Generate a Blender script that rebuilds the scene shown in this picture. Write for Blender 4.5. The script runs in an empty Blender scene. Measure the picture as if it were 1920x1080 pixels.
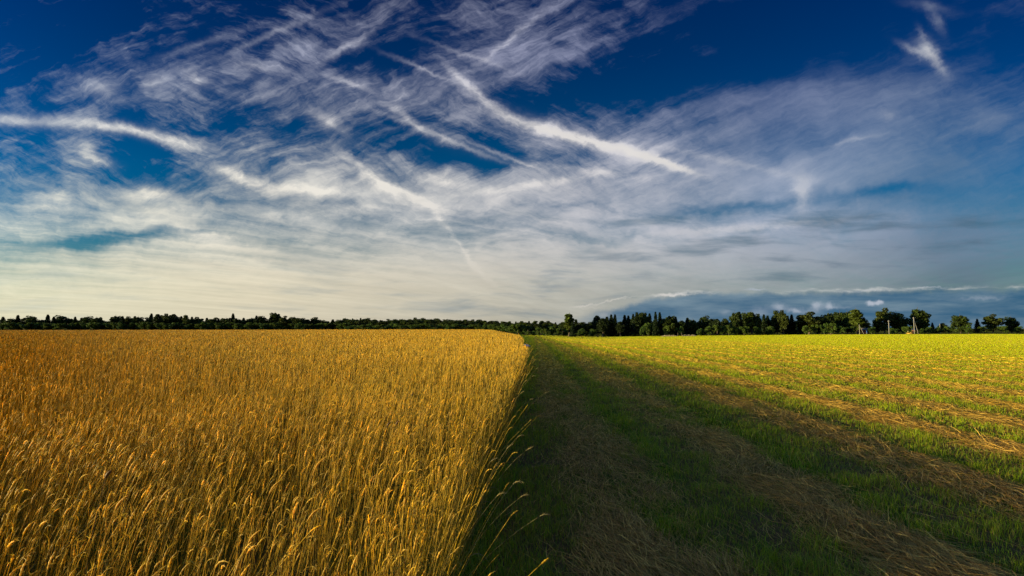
import bpy, math, random
import numpy as np
from mathutils import Vector, Matrix

R = math.radians
scene = bpy.context.scene
rng = np.random.default_rng(7)
random.seed(7)

# ------------------------------------------------------------------ camera
CAM_H = 2.0
YAW, PITCH = math.atan(40/1083), math.atan(75/1083)
cam_d = bpy.data.cameras.new('camera')
cam = bpy.data.objects.new('camera', cam_d)
scene.collection.objects.link(cam)
cam.location = (0, 0, CAM_H)
cam.rotation_euler = (math.pi/2 + PITCH, 0, YAW)
cam_d.sensor_width = 36
cam_d.lens = 36*1083/1920
cam_d.clip_start, cam_d.clip_end = 0.05, 9000
scene.camera = cam
scene.render.resolution_x, scene.render.resolution_y = 1024, 576
CM = cam.rotation_euler.to_matrix()

def ray(px, py):
    return CM @ Vector(((px-960)/1083, (540-py)/1083, -1))
def at(px, py, d):
    """the point the given way from the camera, d metres up the field"""
    r = ray(px, py)
    return Vector((0, 0, CAM_H)) + r*(d/r.y)

# ------------------------------------------------------------------ light
SUN_EL, SUN_AZ = R(7.0), R(-104)
sun_dir = Vector((math.sin(SUN_AZ)*math.cos(SUN_EL), math.cos(SUN_AZ)*math.cos(SUN_EL), math.sin(SUN_EL)))
sl = bpy.data.lights.new('sun', 'SUN')
sun = bpy.data.objects.new('sun', sl)
scene.collection.objects.link(sun)
sl.energy, sl.angle, sl.color = 5.0, R(0.5), (1.0, 0.84, 0.42)
sun.rotation_euler = sun_dir.to_track_quat('Z', 'Y').to_euler()

vs = scene.view_settings
vs.view_transform, vs.look, vs.exposure, vs.gamma = 'Standard', 'None', 0.95, 1.0
vs.use_curve_mapping = False

# ------------------------------------------------------------------ world: Nishita sky with cirrus at its far distance
world = bpy.data.worlds.new('World')
scene.world = world
world.use_nodes = True
wt = world.node_tree
wt.nodes.clear()

class NT:
    def __init__(s, tree): s.t = tree
    def n(s, typ, **kw):
        nd = s.t.nodes.new(typ)
        for k, v in kw.items(): setattr(nd, k, v)
        return nd
    def put(s, sock, v):
        if v is None: return
        if hasattr(v, 'is_output'): s.t.links.new(v, sock)
        else: sock.default_value = v
    def m(s, op, a, b=None, c=None, clamp=False):
        nd = s.n('ShaderNodeMath', operation=op, use_clamp=clamp)
        for i, v in enumerate((a, b, c)): s.put(nd.inputs[i], v)
        return nd.outputs[0]
    def v(s, op, a, b=None, c=None, scale=None):
        nd = s.n('ShaderNodeVectorMath', operation=op)
        for i, v in enumerate((a, b, c)): s.put(nd.inputs[i], v)
        if scale is not None: s.put(nd.inputs['Scale'], scale)
        return nd.outputs['Value'] if op in ('DOT_PRODUCT', 'LENGTH', 'DISTANCE') else nd.outputs[0]
    def noise(s, vec, scale, detail=4, rough=0.55, color=False, dist=0.0):
        nd = s.n('ShaderNodeTexNoise')
        s.put(nd.inputs['Vector'], vec)
        nd.inputs['Scale'].default_value = scale
        nd.inputs['Detail'].default_value = detail
        nd.inputs['Roughness'].default_value = rough
        nd.inputs['Distortion'].default_value = dist
        return nd.outputs['Color' if color else 'Fac']
    def sstep(s, x, lo, hi, a=0.0, b=1.0):
        nd = s.n('ShaderNodeMapRange', interpolation_type='SMOOTHSTEP')
        for k, v in zip(('Value', 'From Min', 'From Max', 'To Min', 'To Max'), (x, lo, hi, a, b)): s.put(nd.inputs[k], v)
        return nd.outputs[0]
    def mix(s, f, a, b, blend='MIX'):
        nd = s.n('ShaderNodeMix', data_type='RGBA', blend_type=blend)
        s.put(nd.inputs[0], f)
        s.put(nd.inputs[6], a if hasattr(a, 'is_output') else (*a, 1))
        s.put(nd.inputs[7], b if hasattr(b, 'is_output') else (*b, 1))
        return nd.outputs[2]
    def map(s, vec, loc, rot, scl):
        nd = s.n('ShaderNodeMapping', vector_type='TEXTURE')
        s.put(nd.inputs[0], vec)
        nd.inputs[1].default_value = loc; nd.inputs[2].default_value = (0, 0, rot); nd.inputs[3].default_value = scl
        return nd.outputs[0]
    def ramp(s, f, stops):
        nd = s.n('ShaderNodeValToRGB')
        s.put(nd.inputs[0], f)
        e = nd.color_ramp.elements
        while len(e) < len(stops): e.new(0.5)
        for el, (p, c) in zip(e, stops):
            el.position = p; el.color = (*c, 1)
        return nd.outputs[0]

def srgb(r, g, b):
    f = lambda c: (c/255/12.92) if c/255 <= 0.04045 else ((c/255+0.055)/1.055)**2.4
    return (f(r), f(g), f(b))

W = NT(wt)
tc = W.n('ShaderNodeTexCoord').outputs['Generated']
# a fixed chart of the sky: tangent plane to the celestial sphere just above the north horizon
fw, rt, up = CM @ Vector((0, 0, -1)), CM @ Vector((1, 0, 0)), CM @ Vector((0, 1, 0))
den = W.m('MAXIMUM', W.m('ABSOLUTE', W.v('DOT_PRODUCT', tc, tuple(fw))), 0.18)
cu = W.m('MULTIPLY_ADD', W.m('DIVIDE', W.v('DOT_PRODUCT', tc, tuple(rt)), den), 1.083, 0.960)
cv = W.m('MULTIPLY_ADD', W.m('DIVIDE', W.v('DOT_PRODUCT', tc, tuple(up)), den), -1.083, 0.540)
cmb = W.n('ShaderNodeCombineXYZ'); W.put(cmb.inputs[0], cu); W.put(cmb.inputs[1], cv)
P = cmb.outputs[0]
sep = W.n('ShaderNodeSeparateXYZ'); W.put(sep.inputs[0], tc)
dz = W.m('ADD', W.m('MAXIMUM', sep.outputs[2], 0.0), 0.035)
plane = W.v('SCALE', tc, scale=W.m('DIVIDE', 1.0, dz))          # where the sight line meets the cirrus layer

# domain warps
n1 = W.v('SUBTRACT', W.noise(P, 4.5, 2, 0.5, True), (0.5, 0.5, 0.5))
n2 = W.v('SUBTRACT', W.noise(P, 17.0, 3, 0.6, True), (0.5, 0.5, 0.5))
Pw = W.v('MULTIPLY_ADD', n2, (0.055, 0.038, 0), W.v('MULTIPLY_ADD', n1, (0.10, 0.05, 0), P))
n3 = W.v('SUBTRACT', W.noise(P, 52.0, 3, 0.65, True), (0.5, 0.5, 0.5))
Pf = W.v('MULTIPLY_ADD', n3, (0.026, 0.012, 0), W.v('MULTIPLY_ADD', n2, (0.022, 0.012, 0), P))                # lightly warped, for sharp streaks

def blobs(vec, items, acc=None):
    """sum of turned gaussian patches, each written as a quadratic form of the chart coordinates"""
    sp = W.n('ShaderNodeSeparateXYZ'); W.put(sp.inputs[0], vec)
    x_, y_ = sp.outputs[0], sp.outputs[1]
    q = W.n('ShaderNodeCombineXYZ'); l = W.n('ShaderNodeCombineXYZ')
    W.put(q.inputs[0], W.m('MULTIPLY', x_, x_)); W.put(q.inputs[1], W.m('MULTIPLY', x_, y_)); W.put(q.inputs[2], W.m('MULTIPLY', y_, y_))
    W.put(l.inputs[0], x_); W.put(l.inputs[1], y_); l.inputs[2].default_value = 1.0
    for (x, y, sx, sy, deg, a) in items:
        x, y, sx, sy, c, s = x/1000, y/1000, sx/1000, sy/1000, math.cos(R(deg)), math.sin(R(deg))
        A = c*c/sx**2+s*s/sy**2; B = 2*c*s*(1/sx**2-1/sy**2); C = s*s/sx**2+c*c/sy**2
        d = W.m('ADD', W.v('DOT_PRODUCT', q.outputs[0], (A, B, C)),
                W.v('DOT_PRODUCT', l.outputs[0], (-2*A*x-B*y, -2*C*y-B*x, A*x*x+B*x*y+C*y*y)))
        acc = W.m('MULTIPLY_ADD', W.m('POWER', 0.3679, d), a, acc if acc is not None else 0.0)
    return acc

# how much cirrus stands in each part of the sky (x, y, half lengths, turn, amount)
COVER = [
 (960, 585, 1700, 85, 0, .85), (620, 480, 640, 85, 3, .62), (250, 560, 420, 90, 0, .35),
 (1400, 470, 560, 52, -4, .62), (1050, 375, 520, 62, 5, .52), (640, 350, 230, 32, 10, .36),
 (290, 400, 120, 46, 10, .60), (520, 110, 270, 45, -22, .36), (330, 60, 190, 50, -20, .16), (1600, 90, 260, 60, -8, .14), (300, 160, 130, 38, -25, .34),
 (960, 55, 190, 75, -35, .44), (1130, 70, 190, 60, -25, .30), (620, 200, 240, 70, 12, .28),
 (880, 215, 150, 45, 20, .34), (1340, 240, 300, 52, -10, .46), (1640, 250, 330, 62, -8, .50),
 (1560, 330, 420, 45, -4, .50), (1780, 420, 340, 90, 0, .45), (1700, 500, 400, 50, 0, .4), (1250, 300, 220, 40, 10, .30),
 (150, 300, 50, 40, 20, .40), (520, 280, 90, 30, 0, .36), (1640, 180, 220, 44, -6, .40), (1420, 190, 200, 20, -8, .2),
 (960, -620, 2600, 330, 0, .50),  # overhead veil added out of view, to throw more light into the shade
 # clear gaps
 (225, 448, 170, 15, -5, -.95), (300, 312, 100, 36, 0, -.60), (1370, 393, 135, 12, -5, -.62),
 (1640, 362, 110, 10, -4, -.55), (880, 292, 140, 24, 6, -.55), (1480, 60, 330, 75, -8, -.40),
 (1180, 160, 190, 32, -10, -.30), (200, 30, 230, 70, -10, -.30), (860, 240, 70, 12, 24, -.35),
 (1060, 390, 60, 7, 0, -.30), (1150, 452, 130, 12, 2, -.38), (700, 90, 60, 50, 0, -.20), (430, 380, 90, 10, -4, -.3), (560, 455, 90, 8, 0, -.3),
]
# bright separate streaks and trails
STREAK = [
 (868, 150, 45, 7, 42, .50), (925, 200, 60, 9, 32, .55), (1020, 243, 75, 9, 18, .65), (1120, 268, 80, 10, 15, .70), (1225, 297, 70, 8, 20, .85), (1275, 314, 30, 4, 22, .4), (1075, 256, 200, 14, 17, .25),
 (215, 238, 70, 8, 8, .70), (300, 258, 80, 9, 15, .65), (455, 335, 55, 10, 24, .65), (560, 356, 75, 10, 6, .55),
 (690, 325, 60, 8, 38, .40), (750, 360, 70, 7, 22, .45), (830, 258, 110, 5, 22, .42), (945, 292, 90, 4, 22, .32), (765, 222, 45, 8, 35, .45),
 (825, 335, 40, 14, 12, .45), (790, 375, 36, 10, 30, .30), (828, 415, 34, 5, 50, .26), (868, 470, 34, 5, 58, .22), (905, 515, 30, 5, 42, .16),
 (960, 70, 85, 6, -38, .30), (880, 104, 80, 4, 20, .24), (790, 128, 60, 4, 22, .30), (650, 88, 50, 6, -30, .32),
 (500, 68, 90, 6, -24, .26), (370, 85, 70, 6, -18, .18), (470, 122, 45, 10, 8, .30), (368, 148, 26, 12, 35, .34),
 (285, 155, 26, 14, -20, .3), (190, 165, 30, 16, 10, .34),
 (650, 155, 40, 5, 20, .35), (615, 228, 40, 12, 28, .34), (1712, 94, 26, 7, 26, .40), (1738, 92, 22, 16, 50, .45), (1758, 120, 30, 12, 56, .50),
 (1730, 66, 16, 5, 60, .22), (1756, 40, 26, 9, 60, .24), (1740, 12, 40, 8, 10, .18), (1668, 215, 16, 10, 0, .20), (1503, 362, 16, 36, 0, .34), (1600, 262, 60, 4, -12, .16),
 (1350, 300, 160, 7, 12, .22), (1420, 425, 150, 8, -5, .28), (185, 300, 26, 9, 20, .38), (165, 280, 16, 14, 30, .3), (285, 362, 30, 11, 5, .5), (330, 370, 20, 8, 10, .3),
 (100, 380, 60, 24, 0, .3), (30, 225, 120, 10, 5, .5), (1850, 240, 120, 30, -8, .15),
 (380, 440, 60, 12, 14, .3), (600, 400, 160, 10, -6, .22), (1000, 345, 160, 7, -8, .25), (1100, 320, 120, 6, 8, .2),
]
cov = blobs(Pw, COVER, 0.02)
strk = blobs(Pf, STREAK, 0.0)

# fibres: two families of parallel filaments drawn out by the wind in the cloud layer
wf = W.v('SCALE', W.v('ADD', n1, n2), scale=W.sstep(cv, 0.1, 0.5, .42, 1.2))
f1 = W.noise(W.v('MULTIPLY_ADD', wf, (1.3, 1.2, 0), W.map(plane, (0, 0, 0), R(47), (3.4, 0.36, 1))), 1.0, 7, 0.62)
f2 = W.noise(W.v('MULTIPLY_ADD', wf, (1.2, 1.2, 0), W.map(plane, (3, 1, 0), R(128), (2.2, 0.30, 1))), 1.0, 7, 0.64)
Pa = W.v('ADD', W.v('SCALE', n1, scale=W.sstep(cu, .9, 1.3, .075, .045)), W.v('MULTIPLY_ADD', n2, (0.034, 0.022, 0), W.v('MULTIPLY_ADD', n3, (0.010, 0.007, 0), P)))
fA = W.noise(W.map(Pa, (0, 0, 0), R(27), (.120, .021, 1)), 1.0, 7, 0.70)
fB = W.noise(W.map(Pa, (0, 0, 0), R(-22), (.200, .027, 1)), 1.0, 7, 0.68)
curl = W.noise(W.v('MULTIPLY_ADD', n2, (0.03, 0.02, 0), W.v('MULTIPLY', Pa, (.8, 1.25, 1))), 12.0, 7, 0.62)
lump = W.noise(Pa, 5.2, 2, 0.5)
lowf = W.m('MULTIPLY_ADD', f1, 0.50, W.m('MULTIPLY_ADD', f2, 0.26, W.m('MULTIPLY', curl, 0.24)))
wA = W.sstep(W.noise(P, 3.1, 1, .5), .42, .60, 0.15, 0.85)
wA = W.m('MULTIPLY', wA, W.sstep(cu, 0.95, 1.3, 1.0, 0.15))
upf = W.m('MULTIPLY_ADD', W.m('SUBTRACT', fA, fB), wA, fB)
upf = W.m('MULTIPLY_ADD', upf, 0.45, W.m('MULTIPLY_ADD', curl, 0.35, W.m('MULTIPLY', lump, 0.20)))
uw = W.sstep(cv, 0.30, 0.46)
fib = W.m('MULTIPLY_ADD', W.m('SUBTRACT', lowf, upf), uw, upf)
fib = W.m('SUBTRACT', fib, 0.5)
# fibre contrast is strong aloft, weak in the veil near the horizon
amp = W.m('MULTIPLY', W.sstep(cv, 0.30, 0.54, 5.4, 1.8), W.sstep(cv, 0.54, 0.60, 1.0, 0.12))
amp = W.m('MULTIPLY', amp, W.m('SUBTRACT', 1.0, W.m('MULTIPLY', W.sstep(cu, 1.1, 1.45, 0.0, 0.55), W.sstep(cv, 0.5, 0.3))))
dens = W.m('MULTIPLY_ADD', fib, amp, W.m('ADD', cov, W.sstep(cv, 0.22, 0.42, -0.34, 0.0)))
dens = W.sstep(dens, -0.42, 1.45)
strk2 = W.m('MULTIPLY', strk, W.m('MULTIPLY_ADD', fib, 4.2, 0.95, clamp=False))
dens = W.m('ADD', dens, W.m('MAXIMUM', strk2, 0.0), clamp=True)

# clear air
sky = W.n('ShaderNodeTexSky', sky_type='NISHITA', sun_disc=False)
sky.sun_elevation, sky.sun_rotation = SUN_EL, SUN_AZ % (2*math.pi)
sky.air_density, sky.dust_density, sky.ozone_density, sky.altitude = 1.0, 0.3, 4.0, 200
hs = W.n('ShaderNodeHueSaturation'); W.put(hs.inputs['Color'], sky.outputs[0])
hs.inputs['Saturation'].default_value = 1.35
deep = W.m('ADD', W.sstep(cv, 0.0, 0.48, 0.52, .74), W.sstep(cv, -0.5, -0.05, 0.5, 0.0))                        # polarised: the upper sky is darker; lifted overhead, out of view, as fill light
blue = W.mix(1.0, hs.outputs[0], W.ramp(cv, [(0.0, (.22, .55, .95)), (0.12, (.42,.66,1.0)), (0.30, (.9, .92, 1.05)), (0.46, (1.1, 1.0, .9)), (0.62, (1.1, 1.0, .85))]), 'MULTIPLY')
blue = W.mix(1.0, blue, (1, 1, 1), 'MULTIPLY')
BLUE_GAIN = 1.0
bsc = W.v('SCALE', blue, scale=W.m('MULTIPLY', deep, BLUE_GAIN))

# cloud light: warm low on the sun's side, lilac aloft, slate to the right
K = 10.0   # the sky node's own scale at background strength 0.1
cl_low = W.ramp(cu, [(0.0, srgb(226, 216, 184)), (0.5, srgb(226, 214, 190)), (0.85, srgb(186, 180, 168)), (1.0, srgb(168, 168, 164))])
cl_low = W.ramp(W.m('MULTIPLY', cu, 0.5), [(0.05, srgb(214, 208, 180)), (0.25, srgb(218, 208, 182)), (0.45, srgb(196, 190, 174)), (0.60, srgb(168, 170, 166)), (0.75, srgb(148, 156, 160)), (0.9, srgb(100, 118, 132))])
cl_mid = W.ramp(W.m('MULTIPLY', cu, 0.5), [(0.05, srgb(222, 218, 200)), (0.35, srgb(226, 222, 214)), (0.55, srgb(204, 202, 206)), (0.72, srgb(168, 176, 194)), (0.88, srgb(108, 130, 156))])
cl_top = W.ramp(W.m('MULTIPLY', cu, 0.5), [(0.05, srgb(180, 188, 204)), (0.35, srgb(190, 192, 212)), (0.55, srgb(172, 176, 204)), (0.72, srgb(130, 140, 176)), (0.88, srgb(150, 160, 180))])
cc = W.mix(W.sstep(cv, 0.08, 0.36), cl_top, cl_mid)
cc = W.mix(W.sstep(cv, 0.40, 0.56), cc, cl_low)
cc = W.mix(W.m('MULTIPLY', W.m('MINIMUM', strk, 1.0), 0.6), cc, srgb(232, 226, 216))     # thick streaks are whiter
vn = W.noise(W.v('MULTIPLY_ADD', n1, (0.5, 1.4, 0), W.v('MULTIPLY', P, (4.2, 30, 1))), 1.0, 5, 0.55)
slate = W.m('MULTIPLY', W.sstep(vn, 0.48, 0.72), W.m('MULTIPLY', W.sstep(cv, 0.34, 0.42), W.sstep(cu, 0.2, 1.5, 0.45, 0.8)))
cc = W.mix(slate, cc, W.ramp(W.m('MULTIPLY', cu, 0.5), [(0.1, srgb(168, 176, 170)), (0.5, srgb(120, 136, 148)), (0.85, srgb(84, 106, 126))]))
shade = W.m('MULTIPLY_ADD', W.noise(W.map(plane, (5, 2, 0), R(75), (3.2, 0.55, 1)), 1.0, 4, 0.55), 0.36, 0.80)
ccs = W.v('SCALE', cc, scale=W.m('MULTIPLY', shade, K*0.92))
skyc = W.mix(dens, bsc, ccs)

# the slate coloured bank low on the right, with sunlit rims and small cumulus
bn = W.m('MULTIPLY_ADD', W.noise(P, 20, 5, 0.65), 0.026, -0.013)
topline = W.m('ADD', W.sstep(cu, 0.98, 1.32, 0.604, 0.548), W.sstep(cu, 1.5, 1.9, 0.0, -0.006))
dbank = W.m('SUBTRACT', W.m('ADD', cv, bn), topline)
bank = W.m('MULTIPLY', W.sstep(dbank, -0.005, 0.010), W.sstep(cu, 1.04, 1.17))
bcol = W.mix(W.sstep(W.noise(W.v('MULTIPLY_ADD', n1, (.4, .6, 0), W.v('MULTIPLY', P, (4, 26, 1))), 1.0, 5, 0.6), .32, .72), srgb(38, 88, 122), srgb(112, 136, 152))
skyc = W.mix(W.m('MULTIPLY', bank, 0.92), skyc, W.v('SCALE', bcol, scale=K*0.92))
Pc = W.v('MULTIPLY_ADD', W.v('SUBTRACT', W.noise(P, 60, 4, 0.6, True), (0.5,)*3), (0.022, 0.016, 0), P)
CUM = [(1425, 580, 26, 9, 0, .35), (1510, 584, 40, 7, 0, .35), (1690, 580, 40, 6, 0, .2), (1090, 574, 26, 3, -6, .4), (1150, 563, 50, 2.4, -10, .5), (1330, 549, 50, 1.8, -4, .35), (1258, 553, 30, 3.2, -2, 1.0), (1418, 543, 22, 2.2, 0, .6), (1620, 546, 40, 2, 0, .45), (1740, 540, 50, 2, -2, .5),
       (1463, 574, 15, 9, 0, .55), (1490, 582, 12, 6, 0, .4), (1530, 573, 12, 8, 0, .65), (1556, 572, 11, 7, 0, .65), (1585, 576, 30, 4, 0, .3),
       (1631, 569, 8, 5, 0, 1.0), (1648, 568, 9, 6, 0, 1.0), (1360, 585, 14, 9, 0, .35), (1108, 578, 30, 4, -8, .35), (1135, 590, 14, 9, 0, .35),
       (1840, 560, 60, 5, -2, .4), (1420, 590, 30, 6, 0, .3)]
cum = W.sstep(blobs(Pc, CUM, 0.0), 0.08, 0.95)
skyc0 = skyc
skyc = W.mix(cum, skyc, W.v('SCALE', W.ramp(W.m('MULTIPLY', cu, 0.5), [(0.6, srgb(210, 204, 194)), (0.7, srgb(170, 178, 190))]), scale=K*0.92))
rimn = W.noise(W.v('MULTIPLY', P, (9, 60, 1)), 1.0, 3, 0.6)
rim = W.m('MULTIPLY', W.m('POWER', 0.3679, W.m('POWER', W.m('DIVIDE', W.m('ADD', dbank, 0.003), 0.0035), 2.0)), W.m('MULTIPLY', W.sstep(rimn, .45, .7, 0, .55), W.sstep(cu, 1.12, 1.3)))
skyc = W.mix(rim, skyc, W.v('SCALE', srgb(206, 206, 204), scale=K*0.92))
# the sky grows brighter towards the sun and the unseen overhead cloud is boosted as fill light
sdot = W.m('MAXIMUM', W.v('DOT_PRODUCT', tc, tuple(sun_dir)), 0.0)
glow = W.m('MULTIPLY_ADD', W.m('POWER', sdot, 3.0), 2.2, 1.0)
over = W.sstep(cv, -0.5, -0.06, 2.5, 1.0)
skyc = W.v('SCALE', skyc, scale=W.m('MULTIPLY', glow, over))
skyc = W.mix(W.sstep(cv, -0.4, -0.06, .75, 0.0), skyc, W.mix(1.0, skyc, (1.25, 1.0, .62), 'MULTIPLY'))  # unseen overhead sky tinted warm, so the fill in the shade is less blue
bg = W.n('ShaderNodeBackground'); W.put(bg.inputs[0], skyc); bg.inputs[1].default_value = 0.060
wo = W.n('ShaderNodeOutputWorld'); wt.links.new(bg.outputs[0], wo.inputs[0])
world.cycles.sampling_method = 'MANUAL'; world.cycles.sample_map_resolution = 512

# ------------------------------------------------------------------ helpers
def vnoise(x, y, seed=0):
    xi, yi = np.floor(x).astype(np.int64), np.floor(y).astype(np.int64)
    fx, fy = x-xi, y-yi
    fx, fy = fx*fx*(3-2*fx), fy*fy*(3-2*fy)
    def h(a, b):
        n = (a*374761393 + b*668265263 + seed*974711) & 0xffffffff
        n = ((n ^ (n >> 13))*1274126177) & 0xffffffff
        return ((n ^ (n >> 16)) & 0xffff)/65535.0
    return (h(xi, yi)*(1-fx)+h(xi+1, yi)*fx)*(1-fy)+(h(xi, yi+1)*(1-fx)+h(xi+1, yi+1)*fx)*fy

def fbm(x, y, seed=0, o=3):
    s, a, t = 0, 1.0, 0
    for k in range(o):
        s = s + a*vnoise(x*2**k, y*2**k, seed+k); t += a; a *= 0.5
    return s/t

EDGE_Y = [-40, 5, 10, 25, 50, 80, 144, 300, 420]
EDGE_X = [-.66, -.60, -.52, -.36, -.85, -1.8, -5.6, -20, -60]
def edge_x(y): return np.interp(y, EDGE_Y, EDGE_X)

T_T = [-2, -.075, -.015, .10, .25, .5, .75, 1.5]
T_Z = [0, 0, -1.6, -2.3, -1.7, -.95, -.45, -.2]
def ground_z(x, y):
    x, y = np.asarray(x, float), np.asarray(y, float)
    t = x/np.maximum(y, 1.0)
    s = np.clip((y-40)/220, 0, 1); s = s*s*(3-2*s)
    z = np.interp(t, T_T, T_Z)*s
    z = z + np.clip((y-300)/400, 0, 1)*np.where(t < .15, 1, np.clip(1-(t-.15)*5, 0, 1))*3.0
    return z + 0.03*(fbm(x*.25, y*.1, 3)-.5)*np.clip(1.5-y/120, .3, 1)

BROWN = [(0.9, .62), (3.05, .55), (5.4, .6), (7.6, .5), (9.9, .6), (12.2, .55), (14.6, .6), (17, .5), (19.4, .6), (21.8, .55), (24.2, .5), (26.6, .6), (29, .6), (31.5, .5)]
def brown_amt(x, y):
    """0 in the green strips, 1 in the windrows of cut straw"""
    wob = (fbm(x*0+y*.22, x*.3, 11)-.5)*.7 + (fbm(x*1.4, y*.9, 12)-.5)*.55
    b = np.zeros_like(x)
    for c, w in BROWN: b = np.maximum(b, np.exp(-((x+wob-c)/w)**4))
    return b*np.clip(fbm(x*1.5, y*.5, 21)*2.8-.35, 0, 1)

def new_mesh(name, V, F, mat, tint=None, smooth=False, parent=None):
    me = bpy.data.meshes.new(name)
    V = np.ascontiguousarray(V, dtype=np.float32).reshape(-1, 3)
    F = np.ascontiguousarray(F, dtype=np.int32)
    nf, k = F.shape
    me.vertices.add(len(V)); me.vertices.foreach_set('co', V.ravel())
    me.loops.add(nf*k); me.loops.foreach_set('vertex_index', F.ravel())
    me.polygons.add(nf)
    me.polygons.foreach_set('loop_start', np.arange(0, nf*k, k, dtype=np.int32))
    me.polygons.foreach_set('loop_total', np.full(nf, k, dtype=np.int32))
    if smooth: me.polygons.foreach_set('use_smooth', np.ones(nf, dtype=bool))
    if tint is not None:
        a = me.attributes.new('tint', 'FLOAT_VECTOR', 'POINT')
        a.data.foreach_set('vector', np.ascontiguousarray(tint, dtype=np.float32).ravel())
    me.update(calc_edges=True)
    if mat: me.materials.append(mat)
    o = bpy.data.objects.new(name, me)
    scene.collection.objects.link(o)
    if parent: o.parent = parent
    return o

class Acc:
    def __init__(s): s.V, s.F, s.T, s.n = [], [], [], 0
    def add(s, V, F, T):
        s.V.append(V.reshape(-1, 3)); s.F.append(F.reshape(-1, 4)+s.n); s.T.append(T.reshape(-1, 3)); s.n += len(s.V[-1])
    def build(s, name, mat, smooth=False, parent=None):
        return new_mesh(name, np.concatenate(s.V), np.concatenate(s.F), mat, np.concatenate(s.T), smooth, parent)

def tubes(acc, path, rad, sides, tint):
    """path (N,K,3), rad (N,K), tint (N,K,3): N closed-ring tubes"""
    N, K, _ = path.shape
    d = np.gradient(path, axis=1); d /= np.linalg.norm(d, axis=2, keepdims=True)+1e-9
    a = np.cross(d, np.array([0.31, 0.95, 0.02])); a /= np.linalg.norm(a, axis=2, keepdims=True)+1e-9
    b = np.cross(d, a)
    ph = np.arange(sides)*2*np.pi/sides
    V = path[:, :, None] + rad[:, :, None, None]*(a[:, :, None]*np.cos(ph)[:, None]+b[:, :, None]*np.sin(ph)[:, None])
    T = np.broadcast_to(tint[:, :, None, :], V.shape)
    i = np.arange(N)[:, None, None]*K*sides; k = np.arange(K-1)[None, :, None]*sides; s_ = np.arange(sides)[None, None]
    s2 = (s_+1) % sides
    F = np.stack([i+k+s_, i+k+s2, i+k+sides+s2, i+k+sides+s_], -1)
    acc.add(V, F, T)

def ribbons(acc, path, wid, side, tint):
    """path (N,K,3), wid (N,K), side (N,3) unit width direction"""
    N, K, _ = path.shape
    off = side[:, None]*wid[:, :, None]*.5
    V = np.stack([path-off, path+off], 2)
    T = np.broadcast_to(tint[:, :, None, :], V.shape)
    i = np.arange(N)[:, None]*K*2; k = np.arange(K-1)[None]*2
    F = np.stack([i+k, i+k+1, i+k+3, i+k+2], -1)
    acc.add(V, F, T)

def tag(o, label=None, cat=None, group=None, kind=None):
    if label: o['label'] = label
    if cat: o['category'] = cat
    if group: o['group'] = group
    if kind: o['kind'] = kind
    return o

def empty(name, loc, rz=0, **kw):
    o = bpy.data.objects.new(name, None)
    scene.collection.objects.link(o)
    o.location = loc; o.rotation_euler = (0, 0, rz); o.empty_display_size = .3
    return tag(o, **kw)

def mat_plant(name, trans=0.3, rough=0.6, spec=0.25):
    """colour comes from the plant's own tint: (r,g,b)"""
    m = bpy.data.materials.new(name); m.use_nodes = True
    t = NT(m.node_tree); m.node_tree.nodes.clear()
    at_ = t.n('ShaderNodeAttribute', attribute_name='tint')
    col = at_.outputs['Vector']
    gp = t.n('ShaderNodeNewGeometry')
    nz = t.noise(gp.outputs['Position'], 35.0, 2, 0.6)
    col = t.v('SCALE', col, scale=t.m('MULTIPLY_ADD', nz, 0.7, 0.65))
    p = t.n('ShaderNodeBsdfPrincipled'); t.put(p.inputs['Base Color'], col)
    p.inputs['Roughness'].default_value = rough; p.inputs['Specular IOR Level'].default_value = spec
    tr = t.n('ShaderNodeBsdfTranslucent'); t.put(tr.inputs[0], col)
    mx = t.n('ShaderNodeMixShader'); mx.inputs[0].default_value = trans
    m.node_tree.links.new(p.outputs[0], mx.inputs[1]); m.node_tree.links.new(tr.outputs[0], mx.inputs[2])
    o = t.n('ShaderNodeOutputMaterial'); m.node_tree.links.new(mx.outputs[0], o.inputs[0])
    return m

def mat_plain(name, c1, c2, scale=6.0, rough=0.8, bump=0.0, stretch=(1, 1, 1)):
    m = bpy.data.materials.new(name); m.use_nodes = True
    t = NT(m.node_tree); p = m.node_tree.nodes['Principled BSDF']
    co = t.n('ShaderNodeTexCoord').outputs['Object']
    n = t.noise(t.v('MULTIPLY', co, stretch), scale, 5, 0.6)
    t.put(p.inputs['Base Color'], t.mix(t.sstep(n, .3, .7), c1, c2))
    p.inputs['Roughness'].default_value = rough
    p.inputs['Specular IOR Level'].default_value = 0.2
    if bump:
        b = t.n('ShaderNodeBump'); t.put(b.inputs['Height'], n); b.inputs['Strength'].default_value = bump; b.inputs['Distance'].default_value = .05
        t.put(p.inputs['Normal'], b.outputs[0])
    return m

M_straw = mat_plant('ripe_straw', .44, .5)
M_grass = mat_plant('grass_blades', .38, .5)
M_hay = mat_plant('dry_hay', .15, .7)
M_leaf = mat_plant('leaves', .22, .6, .15)
M_bark = mat_plain('bark', (.06, .045, .03), (.11, .085, .06), 8, .9, .5, (1, 1, .3))
M_wood = mat_plain('weathered_pole_wood', (.26, .24, .20), (.42, .38, .32), 5, .8, .2, (1, 1, .1))
M_white = mat_plain('white_paint', (.70, .70, .68), (.82, .82, .80), 4, .6)
M_yellow = mat_plain('yellow_boards', (.62, .36, .06), (.72, .44, .09), 3, .7)
M_red = mat_plain('dark_red_boards', (.16, .035, .02), (.22, .05, .03), 3, .7)
M_roof = mat_plain('roof_sheet', (.09, .08, .075), (.14, .12, .10), 3, .6)
M_dark = mat_plain('dark_glass', (.02, .025, .03), (.04, .04, .045), 3, .15)
M_cer = mat_plain('porcelain', (.5, .48, .45), (.6, .58, .55), 3, .3)
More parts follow.
